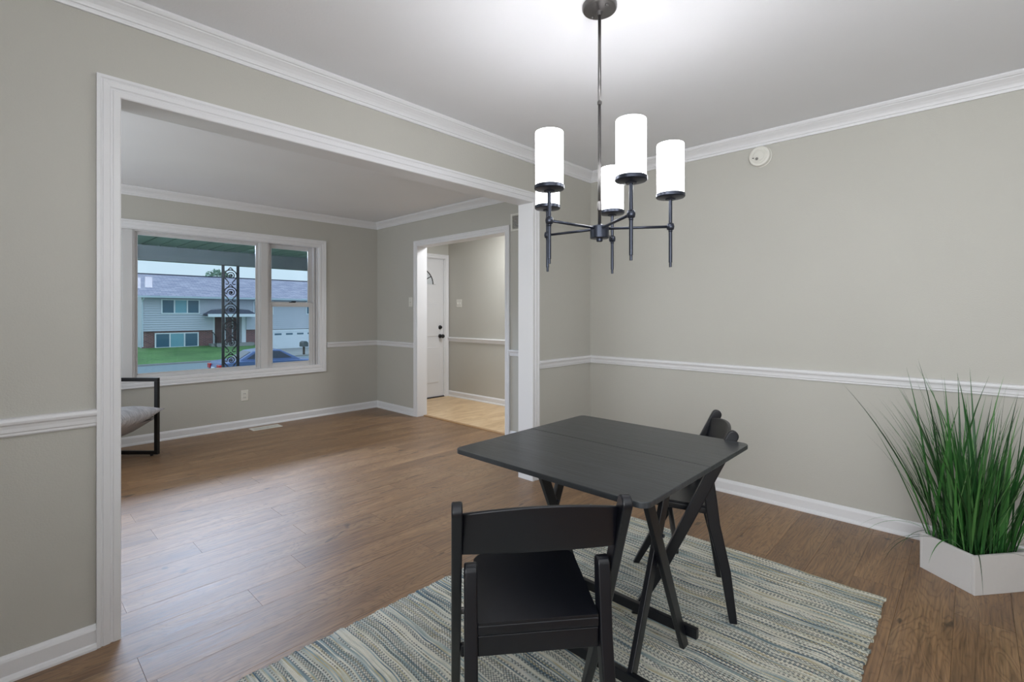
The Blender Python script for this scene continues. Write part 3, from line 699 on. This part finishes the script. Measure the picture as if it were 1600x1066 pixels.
# local +x along left side (0.25), +y -> rotated; right side runs along -y
Ls, Lr, hP, tw = .25, .30, .172, .014
obj('side_board', BM((0, -Lr, 0, tw, 0, hP)), 'planter', pl, bevel=.002)
obj('side_board', BM((tw, -tw, 0, Ls - tw, 0, hP)), 'planter', pl, bevel=.002)
obj('side_board', BM((Ls - tw, -Lr, 0, Ls, 0, hP)), 'planter', pl, bevel=.002)
obj('side_board', BM((tw, -Lr, 0, Ls - tw, -Lr + tw, hP)), 'planter', pl, bevel=.002)
obj('soil', BM((tw, -Lr + tw, .02, Ls - tw, -tw, .13)), 'soil', pl)
gr = empty('ornamental_grass', (2.937, -.006, .13), math.radians(51.0)); tag(gr, 'tall tuft of artificial green grass filling the white planter', 'plant')
def blade_mesh(L, w, bend, droop=0.0, n=10):
    bm = bmesh.new(); rows = []; x = z = 0; ang = 0
    for i in range(n + 1):
        t_ = i / n; ww = w * (.55 + .9 * t_ if t_ < .35 else max(.02, (.865) * (1 - ((t_ - .35) / .65) ** 1.3)))
        rows.append([bm.verts.new((x, -ww / 2, z)), bm.verts.new((x - ww * .18, 0, z)), bm.verts.new((x, ww / 2, z))])
        ang = bend * t_ ** 1.6 + droop * max(0, t_ - .5) * 2
        x += math.sin(ang) * L / n; z += math.cos(ang) * L / n
    for A, B in zip(rows, rows[1:]):
        for k in range(2): bm.faces.new((A[k], A[k + 1], B[k + 1], B[k]))
    me = bpy.data.meshes.new('grass_blade'); bm.to_mesh(me); bm.free(); me.materials.append(M['blade'])
    for f in me.polygons: f.use_smooth = True
    return me
random.seed(21)
BL = [blade_mesh(random.uniform(.50, .84), random.uniform(.010, .018), random.uniform(.02, .45)) for _ in range(16)]
BT = [blade_mesh(random.uniform(.45, .80), random.uniform(.003, .005), random.uniform(.05, .9)) for _ in range(8)]
BD = [blade_mesh(random.uniform(.38, .48), (.004, .005, .011, .0045, .006)[_], random.uniform(1.25, 1.55), .2, 14) for _ in range(5)]
BASE_M = Matrix.Translation((2.937, -.006, .13)) @ Matrix.Rotation(math.radians(51.0), 4, 'Z')
count = tries = 0
DRP = [(1.30, 0), (1.42, 1), (1.55, 3), (1.72, 4), (1.95, 2), (2.3, 0), (1.62, 1), (2.9, 3), (3.5, 4), (3.9, 1), (4.2, 0), (4.5, 3)]
while count < 285:
    drop = count >= 285 - len(DRP)
    u, v = random.random(), random.random()
    px, py = tw + .012 + u * (Ls - 2 * tw - .024), -tw - .012 - v * (Lr - 2 * tw - .024)
    me = random.choice(BL if random.random() < .72 else BT)
    ox, oy = px - Ls / 2, py + Lr / 2
    az = math.atan2(oy, ox) + random.gauss(0, .7); zz = -.002
    lean = min(.48, abs(random.gauss(.05 + 1.7 * math.hypot(ox, oy), .13)))
    if drop:
        az, kk = DRP[count - (285 - len(DRP))]; me = BD[kk]
        ca, sa_ = math.cos(az), math.sin(az); rr = min((Ls / 2 - tw - .01) / max(abs(ca), .01), (Lr / 2 - tw - .01) / max(abs(sa_), .01))
        px, py = Ls / 2 + rr * ca, -Lr / 2 + rr * sa_; lean = random.uniform(.95, 1.2); zz = .043
    s = random.uniform(.8, 1.1) * (.97 ** tries)
    ml = Matrix.Translation((px, py, zz)) @ Matrix.Rotation(az, 4, 'Z') @ Matrix.Rotation(lean, 4, 'Y') @ Matrix.Scale(s, 4)
    mw = BASE_M @ ml
    if max((mw @ v_.co).x for v_ in me.vertices) > XB - .032: tries += 1; continue
    if min((mw @ v_.co).z for v_ in me.vertices) < .004: tries += 1; continue
    tries = 0
    o = bpy.data.objects.new('grass_blade', me); COL.objects.link(o); o.parent = gr; o.matrix_local = ml
    count += 1

# ------------------------------------------------------------------ sling armchair in the living room
ac = empty('sling_armchair', (.986, 5.146, 0), math.radians(-46.7)); tag(ac, 'low lounge armchair with black square-tube frame and pale grey cushion by the window', 'armchair')
# local +x = facing, +y = away from camera ; far loop at y=0, near loop at y=-.66
tk = .030; D_ = .66; Hh = .675
for yy in (0, -.64):
    obj('side_frame', BM((-D_, yy - tk / 2, .012, 0, yy + tk / 2, .012 + tk), (-D_, yy - tk / 2, Hh - tk, 0, yy + tk / 2, Hh), (-tk, yy - tk / 2, .012 + tk, 0, yy + tk / 2, Hh - tk), (-D_, yy - tk / 2, .012 + tk, -D_ + tk, yy + tk / 2, Hh - tk)), 'black_metal', ac, bevel=.002)
    for xx in (-.06, -.6): bm = bmesh.new(); lathe(bm, [(.012, 0), (.012, .012)], (xx, yy, 0), 'z', 12); obj('foot', bm, 'black_metal', ac)
for xx, zz in ((-.05, .33), (-D_ + .05, .16), (-D_ + .02, Hh - .04)):
    bm = bmesh.new(); cyl(bm, (xx, -.64, zz), (xx, 0, zz), .011); obj('cross_bar', bm, 'black_metal', ac, smooth=True)
bm = bmesh.new(); prof = [(-.02, .322), (-.2, .215), (-.4, .130), (-.56, .11), (-.63, .20), (-.68, .4), (-.76, .66)]
a_ = [[bm.verts.new((x, yy, z + dz)) for x, z in prof] for yy in (-.60, -.030) for dz in (0, .02)]
for A, B in ((a_[0], a_[2]), (a_[1], a_[3]), (a_[0], a_[1]), (a_[2], a_[3])):
    for i in range(len(prof) - 1): bm.faces.new((A[i], A[i + 1], B[i + 1], B[i]))
obj('sling', bm, mat('grey_canvas', srgb(205, 205, 210), .9), ac, smooth=True)
def pillow(cx_, cz_, lx, ly, th, tilt):
    bm = bmesh.new(); n = 22; grid = {}
    mt = Matrix.Translation((cx_, -.318, cz_)) @ Matrix.Rotation(tilt, 4, 'Y')
    for sg in (1, -1):
        for i in range(n + 1):
            for j in range(n + 1):
                u, v = -1 + 2 * i / n, -1 + 2 * j / n
                e = (max(0, 1 - abs(u) ** 2.6) ** .6) * (max(0, 1 - abs(v) ** 2.6) ** .6)
                pin = 1 - .07 * (1 - v * v) * abs(u) ** 3
                pin2 = 1 - .07 * (1 - u * u) * abs(v) ** 3
                edge = i in (0, n) or j in (0, n)
                key = (i, j, 0 if edge else sg)
                if key not in grid: grid[key] = bm.verts.new(mt @ Vector((u * lx / 2 * pin, v * ly / 2 * pin2, sg * e * th / 2)))
        for i in range(n):
            for j in range(n):
                ks = [(a, b, 0 if (a in (0, n) or b in (0, n)) else sg) for a, b in ((i, j), (i + 1, j), (i + 1, j + 1), (i, j + 1))]
                bm.faces.new([grid[k] for k in ks])
    return bm
obj('seat_cushion', pillow(-.235, .352, .62, .60, .20, -.20), 'cushion', ac, smooth=True)
obj('back_cushion', pillow(-.60, .56, .50, .60, .14, math.radians(-72)), 'cushion', ac, smooth=True)

# ------------------------------------------------------------------ outside: porch
struct('porch_floor', BM((-3, YC + .15, -.3, 8, 8.6, -.1)), 'concrete')
pc = tag(obj('porch_ceiling', BM((-3, YC + .15, 2.20, 8, 8.42, 2.26)), 'porch_beam'), 'green boarded porch ceiling outside the window', kind='structure')
xx = -2.0
while xx < 6.0:
    obj('board', BM((xx, YC + .15, 2.180, xx + .180, 8.3, 2.20)), 'porch_board', pc); xx += .2
tag(obj('porch_beam', BM((-3, 8.3, 1.972, 8, 8.42, 2.199)), 'porch_beam', bevel=.004), 'grey green beam along the porch edge', kind='structure')
colm = empty('iron_porch_column', (2.52, 8.36, -.1)); tag(colm, 'black wrought iron porch column with a scrollwork panel', 'column')
for s in (-1, 1): obj('post', BM((s * .104 - .0165, -.0165, 0, s * .104 + .0165, .0165, 2.072)), 'iron', colm)
obj('foot_plate', BM((-.13, -.03, 0, .13, .03, .01)), 'iron', colm)
pitch = .262; z = 2.06 - .14
k = 0
while z > .1:
    bm = bmesh.new(); sg = 1 if k % 2 == 0 else 1
    # a big C ring, an inner spiral and two small curls
    ring = [(.088 * math.cos(a), 0, z + .088 * math.sin(a)) for a in [math.radians(-60 + 300 * i / 24) for i in range(25)]]
    tube(bm, ring, .0085)
    sp = []
    for i in range(30):
        t_ = i / 29; a = math.radians(200 - 560 * t_); r = .060 * (1 - t_ * .78); sp.append((.01 + r * math.cos(a), 0, z + .0 + r * math.sin(a)))
    tube(bm, [(-.088, 0, z)] + sp, .0078)
    for q in (-1, 1):
        cu = []
        for i in range(14):
            t_ = i / 13; a = math.radians(90 - 230 * t_) ; r = .03 * (1 - t_ * .4); cu.append((q * (.052 - r * math.cos(a) ), 0, z - .115 + r * math.sin(a)))
        tube(bm, cu, .007)
    tube(bm, [(-.04, 0, z + .078), (-.02, 0, z + .105), (0, 0, z + .125)], .0075); tube(bm, [(.04, 0, z + .078), (.02, 0, z + .105), (0, 0, z + .125)], .0075)
    tube(bm, [(-.10, 0, z), (-.086, 0, z)], .007); tube(bm, [(.086, 0, z), (.10, 0, z)], .007)
    lathe(bm, [(.004, -.014), (.018, -.008), (.018, .008), (.004, .014)], (.012, 0, z - .004), 'y', 10)
    obj('scroll', bm, 'iron', colm, smooth=True); z -= pitch; k += 1

# ------------------------------------------------------------------ outside: street, lawn, house
struct('ground', BM((-60, 8.6, -2.1, 110, 120, -1.98)), 'lawn')
struct('street', BM((-60, 20.5, -1.97, 110, 34.6, -1.80)), 'asphalt')
struct('kerb', BM((-60, 34.6, -1.97, 110, 34.8, -1.70)), 'concrete')
bm = bmesh.new()
a = [bm.verts.new(p) for p in ((-40, 34.8, -1.74), (14.2, 34.8, -1.74), (14.2, 42.6, -1.16), (-40, 42.6, -1.16), (-40, 60, -1.16), (14.2, 60, -1.16))]
bm.faces.new(a[:4]); bm.faces.new((a[3], a[2], a[5], a[4]))
b = [bm.verts.new(v.co - Vector((0, 0, .3))) for v in a]
for i, j in ((0, 1), (1, 2), (2, 5), (5, 4), (4, 3), (3, 0)): bm.faces.new((a[i], a[j], b[j], b[i]))
o = struct('lawn', bm, 'lawn', label='green front lawn sloping down from the house to the street')
struct('driveway', BM((14.22, 34.8, -1.95, 23, 42.0, -1.70)), 'concrete')
hs = empty('neighbour_house', (0, 42, 0)); tag(hs, 'grey sided split level house with brick lower storey across the street', 'house')
hx0, hx1 = 7.06, 26.0
def hbox(name, m, *b, parent=hs, **k): return obj(name, BM(*b), m, parent, **k)
ex0, ex1 = 11.46, 13.8     # recessed entry
bm = bmesh.new()
def laps(x0, x1, z0, z1):
    z = z0
    while z < z1 - .02:
        zz = min(z + .16, z1)
        vs = [bm.verts.new(p) for p in ((x0, -.05, z), (x1, -.05, z), (x1, -.005, zz), (x0, -.005, zz), (x0, .1, z), (x1, .1, z), (x1, .1, zz), (x0, .1, zz))]
        for f in ((0, 1, 2, 3), (0, 4, 5, 1), (0, 3, 7, 4), (1, 5, 6, 2)): bm.faces.new([vs[i] for i in f])
        z = zz
laps(hx0, ex0, -.02, 2.42); laps(ex0, ex1, .98, 2.42); laps(ex1, hx1, -.05, 2.42)
tag(obj('siding', bm, 'siding', hs), kind='stuff')
hbox('brick_wall', 'brick', (hx0 + .05, .12, -1.8, ex0, .2, -.02)); hbox('brick_wall', 'brick', (ex1, .12, -1.8, 15.6, .2, -.05))
hbox('core', 'siding', (hx0 + .02, .2, -1.8, ex0, 9, 2.4), (ex0, 1.0, -1.8, ex1, 9, 2.4), (ex1, .2, -1.8, hx1, 9, 2.4))
# roof
bm = bmesh.new(); A = [bm.verts.new(p) for p in ((hx0 - .35, -.55, 2.50), (hx1 + .3, -.55, 2.50), (hx1 + .3, 4.3, 4.28), (hx0 - .35, 4.3, 4.28), (hx0 - .35, 9.2, 2.50), (hx1 + .3, 9.2, 2.50))]
bm.faces.new(A[:4]); bm.faces.new((A[3], A[2], A[5], A[4]))
B = [bm.verts.new(v.co - Vector((0, 0, .1))) for v in A]
bm.faces.new((B[3], B[2], B[1], B[0])); bm.faces.new((B[4], B[5], B[2], B[3]))
for i, j in ((0, 1), (1, 2), (2, 5), (5, 4), (4, 3), (3, 0)): bm.faces.new((A[i], B[i], B[j], A[j]))
obj('roof', bm, 'shingle', hs)
hbox('ridge_cap', mat('ridge_cap', srgb(70, 74, 90), .9), (hx0 - .35, 4.2, 4.26, hx1 + .3, 4.4, 4.33))
hbox('gutter', 'gutter', (hx0 - .35, -.68, 2.34, hx1 + .3, -.55, 2.47))
hbox('downspout', 'gutter', (hx0 + .0, -.16, -1.1, hx0 + .08, -.06, 2.2)); 
bm = bmesh.new(); tube(bm, [(hx0 + .04, -.6, 2.38), (hx0 + .04, -.5, 2.25), (hx0 + .04, -.12, 2.12)], .045, 6); obj('downspout', bm, 'gutter', hs)
def hwin(x0, x1, z0, z1, n=3, y=-.06, mats=('house_glass', 'curtain_glass', 'house_glass')):
    f = hbox('window', 'house_white', (x0, y - .02, z0, x1, y + .06, z0 + .08), (x0, y - .02, z1 - .08, x1, y + .06, z1), (x0, y - .02, z0 + .08, x0 + .08, y + .06, z1 - .08), (x1 - .08, y - .02, z0 + .08, x1, y + .06, z1 - .08),
             *[(x0 + (x1 - x0) * i / n - .04, y - .02, z0 + .08, x0 + (x1 - x0) * i / n + .04, y + .06, z1 - .08) for i in range(1, n)])
    for i in range(n):
        a, b = x0 + .04 + (x1 - x0 - .08) * i / n, x0 + .04 + (x1 - x0 - .08) * (i + 1) / n
        hbox('pane', mats[i % len(mats)], (a + .04, y, z0 + .08, b - .04, y + .02, z1 - .08), parent=f)
    return f
hwin(8.18, 10.57, 1.20, 2.27); hwin(7.83, 10.52, -1.25, -.15, y=.04); hwin(14.3, 15.85, 1.15, 2.27, 2); hwin(18.55, 20.1, 1.15, 2.27, 2)
# entry: doors, side lights, portico
hbox('entry_wall', 'house_white', (ex0, .9, -1.1, ex1, 1.0, 1.0))
for a_, b_ in ((ex0, ex0 + .14), (ex1 - .3, ex1)): hbox('entry_return', 'house_white', (a_, .1, -1.1, b_, .9, 1.0))
hbox('entry_door', 'brown_door', (11.75, .82, -1.05, 12.45, .9, .95)); hbox('entry_door', 'brown_door', (12.6, .82, -1.05, 13.0, .9, .95))
hbox('side_light', 'brown_door', (13.12, .82, -.95, 13.45, .9, .85))
bm = bmesh.new(); prism(bm, [(10.75, 1.16), (14.2, 1.16), (13.6, 1.5), (12.3, 1.62), (11.3, 1.5)], lambda x, z, t_: (x, t_, z), -1.2, .0); obj('portico_roof', bm, mat('portico_shingle', srgb(92, 96, 112), .9), hs)
hbox('portico_fascia', 'house_white', (10.8, -1.25, .98, 14.2, -1.18, 1.2)); hbox('portico_soffit', 'house_white', (10.8, -1.18, .98, 14.2, 0, 1.02))
hbox('step', 'concrete', (11.2, -.6, -1.5, 14.2, .9, -1.05)); hbox('step', 'concrete', (11.5, -1.0, -1.6, 14.0, -.6, -1.22))
bm = bmesh.new()
for s_ in (11.4, ):
    tube(bm, [(s_, -.95, -1.3), (s_, -.95, -.55), (s_, -.3, -.2), (s_, .1, -.2)], .025)
    for i in range(4): tube(bm, [(s_, -.9 + i * .25, -1.2), (s_, -.9 + i * .25, -.5 + i * .1)], .015)
obj('handrail', bm, 'iron', hs)
# garage
hbox('garage_door', 'house_white', (15.75, -.02, -1.7, 21.5, .12, -.30), bevel=.01)
for i in range(6): hbox('garage_light', 'house_glass', (15.95 + i * .92, -.04, -.55, 16.5 + i * .92, -.02, -.42))
hbox('garage_trim', 'house_white', (15.6, -.04, -1.7, 15.75, .1, -.1), (15.75, -.04, -.3, 21.5, .1, -.1))

# tree behind the house
tr = empty('shade_tree', (15.7, 56, -1)); tag(tr, 'round leafy tree rising behind the house roof', 'tree')
bm = bmesh.new(); cyl(bm, (0, 0, 0), (0, 0, 4.5), .25, .12, 10); obj('trunk', bm, 'bark', tr)
random.seed(5); bm = bmesh.new()
for i in range(900):
    a, b = random.uniform(0, 2 * PI), math.acos(random.uniform(-1, 1)); r = random.uniform(.5, 1) ** .5
    c_ = Vector((1.5 * r * math.sin(b) * math.cos(a), 1.5 * r * math.sin(b) * math.sin(a), 5.3 + 1.4 * r * math.cos(b)))
    if random.random() < .25 and c_.z > 5.2: continue
    s_ = random.uniform(.10, .2); q = Matrix.Rotation(random.uniform(0, PI), 3, Vector((random.random(), random.random(), random.random())).normalized())
    bm.faces.new([bm.verts.new(c_ + q @ Vector(p) * s_) for p in ((-1, -.6, 0), (1, -.6, 0), (1, .6, 0), (-1, .6, 0))])
tag(obj('foliage', bm, 'leaf', tr), kind='stuff')
# mailbox
mb = empty('mailbox', (15.3, 34.95, -1.74)); tag(mb, 'grey mailbox on a post by the driveway', 'mailbox')
obj('post', BM((-.06, -.06, 0, .06, .06, .62)), 'bark', mb); 
bm = bmesh.new(); prism(bm, [(-.2, 0), (.2, 0)] + [(.2 * math.cos(a), .22 + .18 * math.sin(a)) for a in [PI * i / 8 for i in range(9)]], lambda x, z, t_: (x, t_, z + .6), -.28, .28); obj('box', bm, 'porch_beam', mb)

# ------------------------------------------------------------------ parked car
def sedan(name, label, loc, rz, paint):
    c = empty(name, loc, rz); tag(c, label, 'car')
    # local x: rear (0) to front (4.7); y: 0..1.75 width ; side outline
    prof = [(0.05, .35), (.0, .55), (.03, .80), (.10, .98), (.55, 1.04), (1.0, 1.06), (3.15, .98), (4.0, .90), (4.55, .76), (4.7, .55), (4.65, .30), (4.2, .22), (.5, .22)]
    bm = bmesh.new(); secs = []
    for y, f in ((0, .90), (.12, .985), (.3, 1), (1.45, 1), (1.63, .985), (1.75, .90)):
        secs.append([bm.verts.new((2.35 + (x - 2.35) * (.975 + .025 * (f - .9) * 10), y, .62 + (z - .62) * f)) for x, z in prof])
    for A, B in zip(secs, secs[1:]):
        for i in range(len(prof)): bm.faces.new((A[i], A[(i + 1) % len(prof)], B[(i + 1) % len(prof)], B[i]))
    bm.faces.new(secs[0][::-1]); bm.faces.new(secs[-1])
    obj('body', bm, paint, c, bevel=.03)
    cab = [(.75, 1.04), (1.35, 1.40), (1.9, 1.46), (2.5, 1.43), (3.35, .98)]
    bm = bmesh.new(); sec2 = []
    for y, k in ((.10, 0), (.28, 1), (1.47, 1), (1.65, 0)):
        sec2.append([bm.verts.new((x, y if k == 0 and z < 1.2 else (y + (.10 if y < .5 and k == 0 else (-.10 if k == 0 else 0))), z - (0 if k else .03))) for x, z in cab])
    for A, B in zip(sec2, sec2[1:]):
        for i in range(len(cab) - 1): bm.faces.new((A[i], A[i + 1], B[i + 1], B[i]))
        bm.faces.new((A[-1], A[0], B[0], B[-1]))
    bm.faces.new(sec2[0][::-1]); bm.faces.new(sec2[-1]); obj('cabin', bm, paint, c, bevel=.02)
    for ys in ((.085, .185), (1.665, 1.565)):
        for seg in (((1.05, 1.09), (1.45, 1.34), (1.9, 1.385), (1.95, 1.07)), ((2.02, 1.07), (2.0, 1.385), (2.45, 1.355), (2.95, 1.05))):
            bm = bmesh.new(); bm.faces.new([bm.verts.new((x, ys[0] + (ys[1] - ys[0]) * (z - 1.04) / .4, z)) for x, z in seg]); obj('side_window', bm, 'car_glass', c)
    bm = bmesh.new(); bm.faces.new([bm.verts.new(p) for p in ((.80, .30, 1.082), (.80, 1.45, 1.082), (1.30, 1.38, 1.385), (1.30, .38, 1.385))]); obj('rear_window', bm, 'car_glass', c)
    for x in (.95, 3.8):
        for y in (.0, 1.57):
            bm = bmesh.new(); lathe(bm, [(.25, 0), (.33, .02), (.33, .16), (.25, .18)], (x, y, .33), 'y', 24); w = obj('wheel', bm, 'tyre', c)
            bm = bmesh.new(); lathe(bm, [(.22, -.01), (.22, .19)], (x, y, .33), 'y', 16); obj('hub_cap', bm, 'alloy', w)
    for y in (.06, 1.32): obj('tail_light', BM((-.005, y, .70, .14, y + .36, .90)), 'red', c, bevel=.02)
    obj('licence_plate', BM((-.02, .68, .62, .02, 1.08, .78)), 'house_white', c)
    return c
sedan('parked_car', 'blue sedan parked at the kerb behind the iron column', (6.35, 22.4, -1.80), math.radians(0), 'car')
